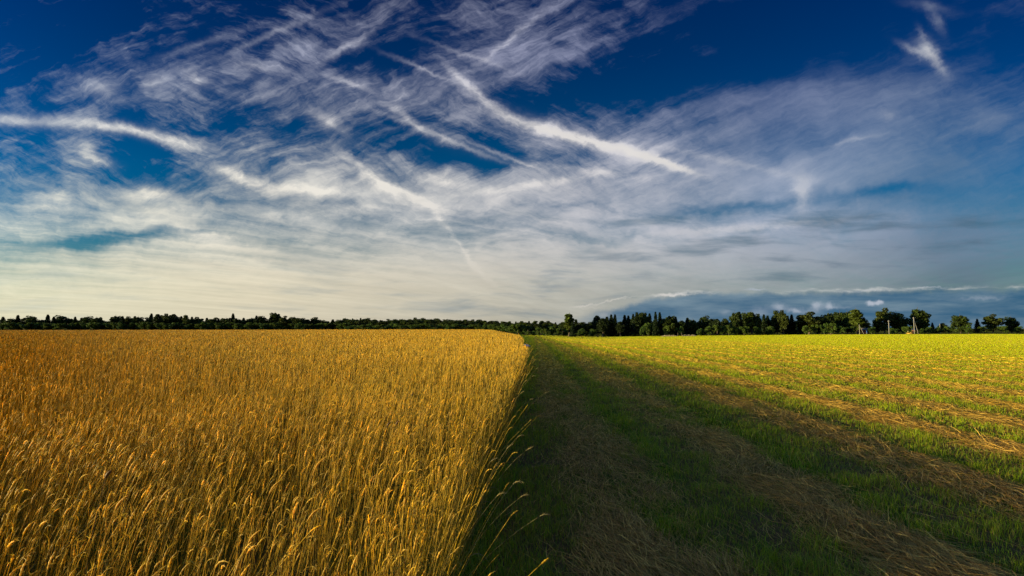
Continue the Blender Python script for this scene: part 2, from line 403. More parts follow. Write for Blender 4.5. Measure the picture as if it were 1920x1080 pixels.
M_stone = mat_plain('pale_stone', (.45, .42, .36), (.62, .58, .50), 6, .9, .4)

# ------------------------------------------------------------------ ground
def axis(lim, n, first):
    k = np.arange(n+1)/n
    g = (lim/first)**k
    return (g-1)/(g[-1]-1)*lim
xs = np.concatenate([-axis(2600, 110, 12)[::-1], axis(2600, 110, 12)[1:]])
ys = np.concatenate([-axis(300, 30, 8)[::-1], axis(3500, 190, 10)[1:]])
X, Y = np.meshgrid(xs, ys)
Z = ground_z(X, Y)
V = np.stack([X, Y, Z], -1)
ny, nx = X.shape
i = np.arange(ny-1)[:, None]*nx+np.arange(nx-1)[None]
F = np.stack([i, i+1, i+nx+1, i+nx], -1).reshape(-1, 4)
m = bpy.data.materials.new('field_soil_and_sward'); m.use_nodes = True
t = NT(m.node_tree); p = m.node_tree.nodes['Principled BSDF']
co = t.n('ShaderNodeTexCoord').outputs['Object']
sp = t.n('ShaderNodeSeparateXYZ'); t.put(sp.inputs[0], co)
fine = t.noise(co, 22.0, 6, .65)
pat = t.noise(t.v('MULTIPLY', co, (1.3, .28, 1)), 1.0, 5, .6)
wave = t.m('SINE', t.m('MULTIPLY_ADD', sp.outputs[0], 2*math.pi/2.3, t.m('MULTIPLY_ADD', pat, 2.4, 0.35)))
bandf = t.sstep(t.m('MULTIPLY_ADD', wave, .5, t.m('MULTIPLY', pat, 1.0)), .35, .95)
green = t.mix(fine, (.025, .05, .006), (.10, .14, .012))
brown = t.mix(fine, (.06, .036, .015), (.20, .125, .045))
gcol = t.mix(bandf, green, brown)
p.inputs['Roughness'].default_value = .95; p.inputs['Specular IOR Level'].default_value = 0
t.put(p.inputs['Base Color'], gcol)
b = t.n('ShaderNodeBump'); t.put(b.inputs['Height'], fine); b.inputs['Strength'].default_value = .8; b.inputs['Distance'].default_value = .06
t.put(p.inputs['Normal'], b.outputs[0])
tag(new_mesh('ground', V, F, m, smooth=True), kind='structure')

# ------------------------------------------------------------------ the ripe grain
def polar(n, rho0, d0, pw, dmax, a0, a1, dmin=0.0):
    """random points whose density is rho0 within d0 and falls as (d0/d)^pw beyond, over the sector a0..a1 (0 = +Y)"""
    ang = a1-a0
    near = .5*ang*max(d0*d0-dmin*dmin, 0)*rho0
    e = 2-pw
    d_lo = max(d0, dmin)
    far = ang*rho0*d0**pw*(dmax**e-d_lo**e)/e if dmax > d_lo else 0
    n1, n2 = int(near), int(far)
    r1 = np.sqrt(rng.uniform(min(dmin, d0)**2, d0*d0, n1))
    u = rng.uniform(0, 1, n2)
    r2 = (d_lo**e+u*(dmax**e-d_lo**e))**(1/e)
    r = np.concatenate([r1, r2]); a = rng.uniform(a0, a1, len(r))
    return r*np.sin(a), r*np.cos(a), r

def norm(v): return v/(np.linalg.norm(v, axis=-1, keepdims=True)+1e-9)

def grain(acc, x, y, d, K, sides, ek, es, wmin, H=None, lean=None, awns=0, leafp=0.0):
    N = len(x)
    z = ground_z(x, y)
    edge = np.clip(1-(edge_x(y)-x)/.35, 0, 1)                 # near the cut edge
    if H is None:
        H = 1.13+.16*(fbm(x*.5, y*.5, 5)-.5)-np.abs(rng.normal(0, .17, N))+.10*(rng.uniform(0, 1, N) > .95)
        H = H-.10*edge*rng.uniform(0, 1, N)
    left = np.clip((-x)/3.0, 0, 1)*np.clip((12-d)/8, 0, 1)
    if lean is None:
        wild = rng.uniform(0, 1, N) < .10+.25*edge
        lx = wild*rng.normal(.05, .16, N)+.05+.17*left*rng.uniform(.2, 1.3, N)+rng.normal(0, .085, N)+.34*(fbm(x*1.3, y*1.3, 8)-.5)*(.3+left)-.03*edge
        ly = rng.normal(0, .07, N)+.2*(fbm(x*1.1, y*1.1, 9)-.5)
    else: lx, ly = lean
    s = np.linspace(0, 1, K)
    pth = np.empty((N, K, 3))
    pth[:, :, 0] = x[:, None]+lx[:, None]*s**1.7
    pth[:, :, 1] = y[:, None]+ly[:, None]*s**1.7
    pth[:, :, 2] = z[:, None]+H[:, None]*s
    wob = rng.normal(0, .006, (N, K, 2)); wob[:, 0] = 0
    if K > 3: pth[:, :, :2] += wob
    wsc = np.maximum(1.0, d*wmin/.0016)[:, None]
    rad = .0018*wsc*np.linspace(1.15, .75, K)[None]
    # colour: olive straw below, gold above; some plants russet, some still green
    u = rng.uniform(0, 1, (N, 1)); g = np.clip((fbm(x*.35+9, y*.35, 31)-.52)*3+rng.normal(0, .25, N), 0, 1)[:, None]
    gold = np.array([.76, .475, .012]); rus = np.array([.50, .23, .010]); pale = np.array([.84, .65, .12]); olive = np.array([.40, .34, .030])
    c = gold*(1-u)+rus*u*.5+pale*u*.5
    c = c*(1-.35*g)+olive*.35*g
    c = c*rng.uniform(.5, 1.25, (N, 1))
    low = (olive*.6+c*.4)*rng.uniform(.7, 1.15, (N, 1))
    ss = np.clip(s*1.35-.1, 0, 1)[None, :, None]
    tint = low[:, None]*(1-ss)+c[:, None]*ss
    tubes(acc, pth, rad, sides, tint)
    # ear, nodding over
    top = pth[:, -1]; d0 = norm(pth[:, -1]-pth[:, -2])
    head = rng.normal(0, .9, N)
    hv = np.stack([np.cos(head), np.sin(head), np.zeros(N)], 1)     # mostly downwind (+X)
    nod = np.abs(rng.normal(.25, .35, N))+.8*(rng.uniform(0, 1, N) > .82)
    L = rng.uniform(.04, .085, N)*np.where(d > 15, 1.25, 1)
    e = np.linspace(0, 1, ek)
    ep = np.empty((N, ek, 3)); ep[:, 0] = top
    for k in range(1, ek):
        w = (nod*e[k]*1.3)[:, None]
        dr = norm(d0*np.cos(w)+(hv-np.array([0, 0, .25]))*np.sin(w))
        ep[:, k] = ep[:, k-1]+dr*(L/(ek-1))[:, None]
    prof = np.sin(np.clip(e*.94+.09, 0, 1)*np.pi)**.6
    if ek > 6: prof = prof*(1+.28*np.where(np.arange(ek) % 2, 1, -1))
    er = (rng.uniform(.0026, .0044, N)*np.where(rng.uniform(0, 1, N) > .35, 1, .45))[:, None]*np.maximum(1, wsc*.55)*prof[None]
    ec = c*rng.uniform(.85, 1.35, (N, 1))*np.array([1.0, .98, 1.1])
    et = np.repeat(ec[:, None], ek, 1)
    if ek > 6: et = et*(1+.18*np.where(np.arange(ek) % 2, 1, -1))[None, :, None]
    tubes(acc, ep, er, es, et)
    if awns:
        for q in range(awns):
            k = rng.integers(1, ek-1, N)
            b0 = ep[np.arange(N), k]; dr = norm(ep[np.arange(N), np.minimum(k+1, ek-1)]-b0+rng.normal(0, .005, (N, 3)))
            l = rng.uniform(.02, .045, N)[:, None]
            pp = np.stack([b0, b0+dr*l*.6, b0+dr*l+np.array([0, 0, -.004])], 1)
            ribbons(acc, pp, np.array([[.0013, .001, .0003]])*np.ones((N, 1)), norm(rng.normal(0, 1, (N, 3))), np.repeat((ec*1.1)[:, None], 3, 1))
    if leafp:
        sel = np.where(rng.uniform(0, 1, N) < leafp)[0]; n = len(sel)
        h = rng.uniform(.15, .8, n); az = rng.uniform(0, 2*np.pi, n); Ll = rng.uniform(.10, .28, n)
        kk = h*(K-1); k0 = np.floor(kk).astype(int); fr = (kk-k0)[:, None]
        b0 = pth[sel, k0]*(1-fr)+pth[sel, np.minimum(k0+1, K-1)]*fr
        o = np.stack([np.cos(az), np.sin(az), np.zeros(n)], 1)
        tt = np.linspace(0, 1, 5)
        rise = rng.uniform(.2, .9, n)
        pp = b0[:, None]+o[:, None]*(Ll[:, None]*tt*.75)[:, :, None]
        pp[:, :, 2] += Ll[:, None]*(rise[:, None]*tt-(rise[:, None]+rng.uniform(.1, .8, n)[:, None])*tt**2)
        wv = np.array([.6, 1, .9, .6, .08])*rng.uniform(.004, .008, n)[:, None]*np.maximum(1, d[sel]*wmin/.004)[:, None]
        sd = norm(np.cross(o, [0, 0, 1])+rng.normal(0, .4, (n, 3)))
        lc = low[sel]*.5+c[sel]*.5
        ribbons(acc, pp, wv, sd, np.repeat(lc[:, None], 5, 1))

G = Acc()
def keep(x, y, *r):
    k = (rng.uniform(0, 1, len(x)) < np.clip(.45+(edge_x(y)-x)*.9, .45, 1)) & (x < edge_x(y)-np.abs(rng.normal(0, .07, len(x))) + .10*(fbm(y*1.1, x*0, 44)-.5))
    k &= (fbm(x*1.8+40, y*1.5, 77) > .36) | (np.hypot(x, y) > 7) | (rng.uniform(0, 1, len(x)) < .35)
    return [v[k] for v in (x, y, *r)]
A0, A1 = -math.radians(56), math.radians(6)
x, y, d = keep(*polar(0, 250, 7.0, 1.6, 7.01, A0, A1, .9));  grain(G, x, y, d, 7, 3, 9, 5, .0003, awns=5, leafp=.45)
x, y, d = keep(*polar(0, 250, 7.0, 1.5, 16, A0, A1, 7.0));    grain(G, x, y, d, 5, 3, 6, 4, .00034, awns=2, leafp=.3)
x, y, d = keep(*polar(0, 250, 7.0, 1.5, 45, A0, A1, 16));     grain(G, x, y, d, 4, 3, 5, 3, .00034, leafp=.2)
x, y, d = keep(*polar(0, 250, 7.0, 1.5, 340, A0, A1, 45));    grain(G, x, y, d, 3, 3, 4, 3, .00036)
# the field beside and behind the camera
x, y, d = keep(*polar(0, 130, 7.0, 1.9, 45, -math.radians(185), A0, .9)); grain(G, x, y, np.maximum(d, 3), 4, 3, 5, 3, .0009)
# the cut edge: a denser wall of stems
n = 1100
y = 2.0*(30/2.0)**rng.uniform(0, 1, n); x = edge_x(y)-np.abs(rng.normal(0, .12, n))+.04
grain(G, x, y, y, 6, 3, 7, 4, .0003, awns=2, leafp=.5)
tag(G.build('grain', M_straw, True), label='field of ripe golden grain stalks left of the mown strip', cat='grain', kind='stuff')

# ------------------------------------------------------------------ mown grass and straw
def grass(acc, x, y, d, hmul=1.0):
    N = len(x); z = ground_z(x, y)
    b = brown_amt(x, y); tuft = fbm(x*2.2, y*2.2, 51)
    H = (.04+.125*np.clip(tuft*1.5-.35, 0, 1)*(1-.75*b))*rng.uniform(.5, 1.35, N)*hmul
    az = rng.uniform(0, 2*np.pi, N); out = H*rng.uniform(.1, .8, N)
    o = np.stack([np.cos(az), np.sin(az), np.zeros(N)], 1)
    s = np.linspace(0, 1, 4)
    pp = np.stack([x, y, z], 1)[:, None]+o[:, None]*(out[:, None]*s**2)[:, :, None]
    pp[:, :, 2] += H[:, None]*s*(1-.18*s)
    w = np.array([1, .9, .65, .1])*np.maximum(rng.uniform(.0025, .005, N), d*.00052)[:, None]
    u = rng.uniform(0, 1, (N, 1))
    gr = np.array([.15, .275, .004]); yl = np.array([.44, .47, .003]); st = np.array([.60, .42, .06])
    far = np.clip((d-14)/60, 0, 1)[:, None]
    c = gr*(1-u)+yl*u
    c = c*(1-.55*far)+np.array([.80, .78, .002])*.55*far  # sunlit look of the far field put into the blade colour
    dry = (rng.uniform(0, 1, N) < .18+.45*b)[:, None]
    c = np.where(dry, st*(.5+.5*u), c)*rng.uniform(.7, 1.25, (N, 1))
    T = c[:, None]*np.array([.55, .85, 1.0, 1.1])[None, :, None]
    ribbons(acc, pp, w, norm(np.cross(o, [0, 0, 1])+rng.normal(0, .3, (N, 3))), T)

def straw(acc, x, y, d, lmul=1.0):
    N = len(x); z = ground_z(x, y)
    b = brown_amt(x, y)
    az = rng.normal(0, .34, N)+(fbm(x*1.2, y*.8, 61)-.5)*1.6
    L = rng.uniform(.12, .45, N)*lmul*np.where(d > 20, 1.1, 1)
    o = np.stack([np.sin(az), np.cos(az), np.zeros(N)], 1); sd = np.stack([np.cos(az), -np.sin(az), np.zeros(N)], 1)
    s = np.linspace(-.5, .5, 5)
    cur = rng.normal(0, .12, N)
    pp = np.stack([x, y, z], 1)[:, None]+o[:, None]*(L[:, None]*s)[:, :, None]+sd[:, None]*(cur[:, None]*L[:, None]*(1-4*s*s))[:, :, None]
    base = .010+.065*b*rng.uniform(0, 1, N)**1.3*(.5+fbm(x*3, y*2, 62))
    tilt = rng.normal(0, .10, N)*L
    pp[:, :, 2] += np.maximum(base[:, None]+tilt[:, None]*s*2+(.02*b*rng.uniform(0, 1, N))[:, None]*(1-4*s*s), .006)
    w = np.array([.5, 1, 1, .9, .3])*np.maximum(rng.uniform(.002, .0055, N), d*.00045)[:, None]
    u = rng.uniform(0, 1, (N, 1))
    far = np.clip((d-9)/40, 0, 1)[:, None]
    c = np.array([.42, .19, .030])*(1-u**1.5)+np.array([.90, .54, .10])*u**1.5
    c = c*(1-far*.6)+np.array([.95, .68, .01])*far*.75  # distant straw brightened to gold, standing in for sunlight on it
    c = c*rng.uniform(.25, 1.3, (N, 1))
    ribbons(acc, pp, w, norm(sd+np.array([0, 0, 1])*rng.normal(0, .5, (N, 1))), np.repeat(c[:, None], 5, 1))

B0, B1 = -math.radians(8), math.radians(52)
GA = Acc()
x, y, d = polar(0, 2600, 5.5, 1.42, 300, B0, B1, 1.5)
b = brown_amt(x, y)
k = (x > edge_x(y)-.25) & (rng.uniform(0, 1, len(x)) < (1-.5*b)*(.35+1.3*fbm(x*2.2, y*2.2, 51)))
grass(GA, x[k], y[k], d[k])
# around and behind the camera
x, y, d = polar(0, 300, 5.5, 1.6, 40, B1, math.radians(180), 1.0)
grass(GA, x, y, np.maximum(d, 6))
# taller uncut grass along the foot of the grain
n = 9000
y = 1.5*(60/1.5)**rng.uniform(0, 1, n); x = edge_x(y)+rng.normal(.06, .14, n)
grass(GA, x, y, y, 1.7)
tag(GA.build('grass', M_grass), label='mown green grass in strips to the right of the grain', cat='grass', kind='stuff')
HA = Acc()
x, y, d = polar(0, 2600, 5.5, 1.55, 200, B0, B1, 1.5)
b = brown_amt(x, y)
k = (x > edge_x(y)-.1) & (rng.uniform(0, 1, len(x)) < .06+.94*b+.55*np.clip((d-9)/22, 0, 1)*(np.sin(x*2*np.pi/1.15+2.5*fbm(y*.1, x*.3, 93)+rng.normal(0, .5, len(x))) > .15))
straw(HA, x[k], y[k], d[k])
tag(HA.build('cut_straw', M_hay), label='dry brown cut straw lying in long windrows on the mown grass', cat='straw', kind='stuff')

# ------------------------------------------------------------------ single stalks that stand clear of the crop
def curve_pts(p0, p1, K, sag):
    s = np.linspace(0, 1, K)[:, None]
    a, b = np.array(p0), np.array(p1)
    pt = a+(b-a)*s
    q = a*(1-s)**2+2*s*(1-s)*np.array([a[0]*.65+b[0]*.35, a[1]*.65+b[1]*.35, a[2]+(b[2]-a[2])*(.5+sag)])+b*s**2
    return q

def stray(px, py, d, rootdx, label, sag=.18, earlen=.065, er=.0034, nod=.9, dark=False, gold=False, cat='grain stalk', group='single stalks leaning out of the crop edge'):
    tip = at(px, py, d)
    rx = tip.x+rootdx; ry = d+rng.uniform(-.12, .12)
    rz = float(ground_z(rx, ry))
    root = empty('grain_stalk' if not dark else 'weed_stalk', (rx, ry, rz), label=label, cat=cat, group=group)
    q = curve_pts((0, 0, 0), (tip.x-rx, tip.y-ry, tip.z-rz), 10, sag)
    a = Acc()
    c = np.array([.50, .38, .13])*rng.uniform(.6, 1.1) if not dark else np.array([.16, .09, .03])
    if gold: c = np.array([.74, .43, .04])*rng.uniform(.85, 1.1)
    tubes(a, q[None], np.linspace(.0017, .0010, 10)[None], 5, np.repeat(np.linspace(.6, 1, 10)[:, None]*c[None], 1, 1)[None])
    a.build('stem', M_straw, True, root)
    e = np.linspace(0, 1, 11); dr = q[-1]-q[-2]; dr /= np.linalg.norm(dr)
    sgn = 1 if tip.x >= rx else -1
    ep = [q[-1]]
    for k in range(1, 11):
        w = nod*e[k]
        v = dr*math.cos(w)+np.array([sgn, .1, -.35])*math.sin(w); v /= np.linalg.norm(v)
        ep.append(ep[-1]+v*earlen/10)
    ep = np.array(ep)
    prof = np.sin(np.clip(e*.92+.1, 0, 1)*np.pi)**.55*(1+.25*np.where(np.arange(11) % 2, 1, -1))*er
    a = Acc(); tubes(a, ep[None], prof[None], 6, np.repeat((c*(1.0 if gold else 1.25))[None], 11, 0)[None])
    N = 26
    kk = rng.integers(1, 10, N); b0 = ep[kk]; dd = norm(norm(ep[kk]-ep[kk-1])+rng.normal(0, .35, (N, 3))); l = rng.uniform(.012, .03, N)[:, None]
    ribbons(a, np.stack([b0, b0+dd*l*.6, b0+dd*l], 1), np.array([[.0014, .001, .0003]])*np.ones((N, 1)), norm(rng.normal(0, 1, (N, 3))), np.repeat((c*1.3)[None, None], 3, 1)*np.ones((N, 1, 1)))
    a.build('ear', M_straw, True, root)
    if not dark and rng.uniform() < .7:
        k = 4; s = np.linspace(0, 1, 6)
        pp = q[k][None]+np.stack([s*.14*sgn, s*.03, .10*s-.17*s*s], 1)
        a = Acc(); ribbons(a, pp[None], np.array([[.004, .007, .006, .005, .003, .0005]]), np.array([[.1, 1., .2]]), np.repeat((c*.8)[None], 6, 0)[None])
        a.build('leaf', M_straw, False, root)
    return root

STRAYS = [
 (1005, 692, 13.0, -.55, 'thin pale stalk, the farthest and highest of those leaning out of the crop edge'),
 (998, 706, 11.5, -.50, 'thin pale stalk with a small ear just below the highest leaning one'),
 (988, 703, 11.0, -.42, 'straight pale stalk with a long upright ear leaning out left of the highest ones'),
 (993, 750, 8.6, -.45, 'thin stalk with a single hanging ear beside the middle of the leaning clump'),
 (984, 716, 10.2, -.45, 'greenish stalk in the middle of the leaning clump by the crop edge'),
 (976, 738, 9.0, -.40, 'short pale stalk at the left of the leaning clump by the crop edge'),
 (1022, 737, 9.0, -.62, 'bent stalk reaching farthest right over the brown straw, half way up the edge'),
 (970, 820, 5.2, -.42, 'arched stalk with two pale ear tips bent over the dark grass'),
 (986, 845, 4.8, -.55, 'long thin stalk arching far right with a tiny nodding ear'),
 (950, 842, 5.0, -.34, 'upright stalk with a slim ear close against the crop edge, mid height'),
 (920, 866, 4.6, -.25, 'pale stalk with a knobbly ear standing in front of the crop edge'),
 (962, 908, 3.9, -.45, 'straight slanting stalk ending in a bright pointed ear over dark grass'),
 (932, 930, 3.9, -.40, 'stalk curving over like a hook with its ear hanging right'),
 (976, 932, 3.8, -.60, 'low thin stalk leaning far out with a narrow ear near the strip'),
 (1012, 968, 3.6, -.75, 'lowest stalk, nearly lying down across the dark grass toward the straw'),
]
for sx, sy, sd_, rdx, lb in STRAYS:
    stray(sx, sy, sd_, rdx, lb, sag=rng.uniform(.1, .3), nod=rng.uniform(.4, 1.4))
WEEDS = [
 (772, 742, 7.0, 'largest dark seed head standing above the crop left of the edge'),
 (726, 800, 5.0, 'round dark seed head in the crop below and left of the largest one'),
 (743, 797, 5.1, 'dark seed head in the crop beside the round dark one'),
 (198, 897, 2.9, 'dark round weed head low in the crop at the far left'),
 (205, 738, 7.0, 'dark nodding seed head high in the crop at the far left'),
]
for sx, sy, sd_, lb in WEEDS:
    stray(sx, sy, sd_, -.12, lb, earlen=.05, er=.009, nod=.7, dark=True, cat='weed', group='dark seed heads in the crop')
BIG = [
 (735, 905, 3.1, 'large golden ear leaning right in the crop, low and nearest the edge'),
 (465, 1020, 2.45, 'long bright ear slanting up to the right at the bottom middle of the crop'),
 (505, 925, 2.8, 'tall golden ear bending right above the slanting bottom ear'),
 (590, 880, 3.1, 'golden branching ear standing upright amid the crop'),
 (216, 955, 2.6, 'curved golden ear near the bottom left of the crop'),
 (275, 955, 2.6, 'hooked golden ear right of the curved one at the bottom left'),
 (300, 940, 2.7, 'slim golden ear slanting right, third of the bottom left group'),
 (575, 980, 2.55, 'drooping golden ear amid stems at the bottom centre of the crop'),
]
for sx, sy, sd_, lb in BIG:
    stray(sx, sy, sd_, -.22, lb, earlen=.085, er=.0042, nod=.7, gold=True, group='large ears standing out of the crop')

# ------------------------------------------------------------------ trees
def cards(acc, c, size, col, flat=0.0):
    n = len(c)
    a = norm(rng.normal(0, 1, (n, 3))); b = norm(np.cross(a, rng.normal(0, 1, (n, 3))))
    if flat: a[:, 2] *= 1-flat; a = norm(a)
    s = size[:, None]*.5
    V = np.stack([c-a*s-b*s*.6, c+a*s*1.1-b*s*.2, c+a*s*.8+b*s*.6, c-a*s*.6+b*s*.7], 1)
    acc.add(V, np.arange(n*4).reshape(n, 4), np.repeat(col[:, None], 4, 1))

HALF = {'spruce': 1.75, 'pine': 1.8, 'broad': 3.3, 'tall': 1.75, 'bush': 4.0}
def make_tree(kind, seed, warm=0.0):
    """unit: 10 m tall. kinds: spruce, broad (round), tall (narrow broadleaf), bush"""
    global rng
    keep_rng = rng; rng = np.random.default_rng(seed)
    A, Tk = Acc(), Acc()
    base_c = {'spruce': (.015, .028, .008), 'pine': (.020, .033, .009), 'broad': (.032, .052, .009), 'tall': (.055, .088, .012), 'bush': (.055, .095, .013)}[kind]
    base_c = np.array(base_c)*(1+np.array([.22, .08, 0])*warm)
    # trunk and limbs
    hs_ = np.linspace(0, 9.3 if kind != 'bush' else 5, 8)
    q = np.stack([.12*np.sin(hs_*.7+seed), .1*np.cos(hs_*.9+seed), hs_], 1)
    tubes(Tk, q[None], np.linspace(.24, .03, 8)[None], 6, np.ones((1, 8, 3)))
    if kind in ('spruce', 'pine'):
        n = 2300; top = 10; z0 = .5 if kind == 'spruce' else 3.2
        lay = rng.integers(0, 16, n); zz = z0+(top-z0)*(lay+rng.normal(0, .25, n))/16
        f = 1-(zz-z0)/(top-z0)
        rmax = (.06+1.9*np.clip(f, 0, 1)**.95) if kind == 'spruce' else .3+1.7*np.sin(np.clip(f, 0, 1)*2.6)**.8
        az = rng.uniform(0, 2*np.pi, n); lob = .55+.6*vnoise(az*1.6+lay*3.1, lay*1.0, seed)
        r = rmax*lob*rng.uniform(.1, 1, n)**.6
        c = np.stack([r*np.cos(az), r*np.sin(az), zz-.28*r], 1)
        cards(A, c, rng.uniform(.25, .6, n), base_c*rng.uniform(.5, 1.6, (n, 1)), .4)
        for k in range(14):
            h = rng.uniform(2, 8.5); az = rng.uniform(0, 6.28); l = .25+1.5*(1-h/10)
            tubes(Tk, np.array([[[0, 0, h], [l*.5*math.cos(az), l*.5*math.sin(az), h-.1], [l*math.cos(az), l*math.sin(az), h-.3]]]), np.array([[.05, .03, .01]]), 4, np.ones((1, 3, 3)))
    else:
        if kind == 'broad': nl, zc, zr, rr, n = 52, 4.7, 4.7, 2.9, 5600
        elif kind == 'tall': nl, zc, zr, rr, n = 30, 5.1, 4.7, 1.35, 3600
        else: nl, zc, zr, rr, n = 14, 4.2, 3.6, 3.6, 2200
        u = norm(rng.normal(0, 1, (nl, 3)))*rng.uniform(.35, .85, (nl, 1))
        lc = u*np.array([rr, rr, zr])+np.array([0, 0, zc])
        if kind == 'tall': lc[:, :2] *= (1.25-.07*lc[:, 2:3])
        ls = rng.uniform(.55, 1.15, nl)*(rr*.36 if kind != 'tall' else .75)
        k = rng.integers(0, nl, n); v = norm(rng.normal(0, 1, (n, 3)))*rng.uniform(.3, 1.05, (n, 1))**.5
        c = lc[k]+v*ls[k][:, None]*np.array([1, 1, .85])
        c[:, 2] = np.clip(c[:, 2], .15, 10.1)
        lobc = rng.uniform(.65, 1.35, nl)[k]
        cards(A, c, rng.uniform(.28, .6, n), base_c*(lobc*rng.uniform(.6, 1.45, n))[:, None])
        for j in range(min(nl, 12)):
            h = rng.uniform(1.5, 5); e = lc[j]
            s = np.linspace(0, 1, 4)[:, None]
            st_ = np.array([0, 0, min(h, e[2])]); pp = st_+(e-st_)*s+np.array([0, 0, .5])*s*(1-s)
            tubes(Tk, pp[None], np.array([[.11, .08, .05, .02]]), 5, np.ones((1, 4, 3)))
    C0 = np.concatenate(A.V); zt = np.percentile(C0[:, 2], 99.7); rt_ = np.percentile(np.hypot(C0[:, 0], C0[:, 1]), 97)
    sc_ = np.array([HALF[kind]/rt_, HALF[kind]/rt_, 10/zt])
    A.V = [v_*sc_ for v_ in A.V]; Tk.V = [v_*sc_ for v_ in Tk.V]
    crown = A.build('crown', M_leaf); trunk = Tk.build('trunk', M_bark, True)
    cm, tm = crown.data, trunk.data
    bpy.data.objects.remove(crown); bpy.data.objects.remove(trunk)
    rng = keep_rng
    return cm, tm

KIND = {}
for kd, names in (('spruce', 3), ('pine', 2), ('broad', 4), ('tall', 3), ('bush', 3)):
    KIND[kd] = [make_tree(kd, 100+17*i+hash_k, warm=i*.8) for i, hash_k in zip(range(names), (3, 5, 8, 13))]
NAME = {'spruce': 'spruce_tree', 'pine': 'pine_tree', 'broad': 'broadleaf_tree', 'tall': 'narrow_tree', 'bush': 'bush'}
ntree = 0
def plant(kind, px, top, d, label, group, half=None, base=None, var=None):
    """a tree whose top shows at (px, top) from the road, d metres up the field; half = half width in the same measure"""
    global ntree
    tp = at(px, top, d)
    z = float(ground_z(tp.x, d)) if base is None else base
    h = max(tp.z-z, .8)
    cm, tm = KIND[kind][(ntree if var is None else var) % len(KIND[kind])]
    o = empty(NAME[kind], (tp.x, d, z), random.uniform(0, 6.28), label=label, cat='bush' if kind == 'bush' else 'tree', group=group)
    s = h/10
    w = s*random.uniform(.9, 1.15) if half is None else (half*d/1083)/HALF[kind]
    o.scale = (w, w*random.uniform(.9, 1.1), s)
    for nm, me in (('crown', cm), ('trunk', tm)):
        c = bpy.data.objects.new(nm, me); scene.collection.objects.link(c); c.parent = o
    ntree += 1
    return o

# left wood edge, beyond the grain (x, top, kind)
s_, p_, b_, t_ = 'spruce', 'pine', 'broad', 'tall'
LEFT = [(6,594,s_),(20,598,b_),(34,591,s_),(47,596,p_),(60,593,b_),(78,600,b_),(90,590,s_),(101,594,s_),(114,592,b_),(128,597,b_),(141,594,s_),
 (153,596,s_),(164,594,b_),(181,596,b_),(189,595,s_),(201,607,b_),(211,598,s_),(217,593,b_),(230,593,s_),(240,594,b_),(253,593,s_),(259,595,b_),(268,603,b_),(277,596,b_),(284,588,s_),
 (296,589,p_),(303,591,s_),(313,589,b_),(319,591,s_),(326,589,p_),(334,595,b_),(340,593,s_),(348,591,t_),(354,598,b_),(360,594,s_),(371,595,b_),(379,602,b_),(388,596,s_),(396,599,b_),(403,596,b_),(410,597,s_),
 (424,597,b_),(431,596,s_),(437,588,s_),(443,597,s_),(448,599,b_),(457,596,s_),(465,599,b_),(472,597,b_),(481,592,s_),(490,593,b_),(501,599,b_),(508,594,s_),(516,587,b_),(525,595,s_),(534,593,b_),(543,597,s_),(552,595,b_),
 (561,597,b_),(568,597,b_),(578,603,b_),(585,599,s_),(591,595,b_),(598,600,b_),(606,602,s_),(615,604,b_),(624,599,s_),(631,603,b_),(638,600,b_)]
LAB = {s_: 'dark spruce with a pointed top in the shaded wood edge beyond the grain, left side',
       p_: 'dark open-crowned pine in the shaded wood edge beyond the grain, left side',
       b_: 'dark rounded broadleaf tree in the shaded wood edge beyond the grain, left side',
       t_: 'lighter narrow tree with a pointed top in the dark wood edge beyond the grain'}
SPEC = {(437,588): 'tallest slim spruce in the dark wood edge left of centre, pointing above its neighbours',
        (516,587): 'tall broad dark tree that tops the wood edge left of centre',
        (284,588): 'tallest spruce at the left end of the dark clump rising over the grain',
        (201,607): 'low dark tree filling the gap in the wood edge at the far left'}
px = 4
while px < 660:
    plant('bush', px, random.uniform(604, 608), 388+random.uniform(-4, 4), 'dark low bush at the shaded wood foot just beyond the grain', 'underwood along the left wood edge', half=9)
    px += random.uniform(9, 13)
for (px, ty, kd) in LEFT:
    plant(kd, px, ty, 400+random.uniform(-12, 12), SPEC.get((px, ty), LAB[kd]), 'trees of the left wood edge', half={s_: 8.5, p_: 9, b_: 11, t_: 6}[kd])
px = 2
while px < 640:
    plant(random.choice([b_, s_, b_]), px, random.uniform(599, 604), 422+random.uniform(-6, 6), 'dark tree deep in the left wood, filling the gaps between the front trees', 'back row of the left wood', half=11)
    px += random.uniform(11, 15)
px = 655
while px < 990:
    plant('bush', px, random.uniform(606, 611), 330+random.uniform(-6, 6)-max(0, px-900)*.5, 'green bush at the foot of the distant wood where the grain ends', 'underwood of the middle wood', half=11)
    px += random.uniform(10, 14)
# middle wood: layered rows on gently rising ground
for row, (d, off) in enumerate(((430, 0), (470, -1.5), (520, -2))):
    x0 = 640
    px = x0+row*4
    while px < 1110:
        ty = np.interp(px, [640, 655, 700, 745, 780, 860, 955, 1060, 1110], [597, 596, 599, 600, 597, 600, 602, 604, 606])+(4.5-2.2*row)+random.uniform(-1.6, 1.2)
        kd = random.choice([b_, b_, b_, b_, s_, t_])
        plant(kd, px, ty, d+random.uniform(-8, 8), {s_: 'small dark spruce within the distant wood behind the end of the grain', b_: 'green rounded tree within the distant wood behind the end of the grain', t_: 'slim green tree within the distant wood behind the end of the grain'}[kd], 'trees of the distant middle wood', half={s_: 6, b_: 10, t_: 6}[kd])
        px += random.uniform(10, 15)
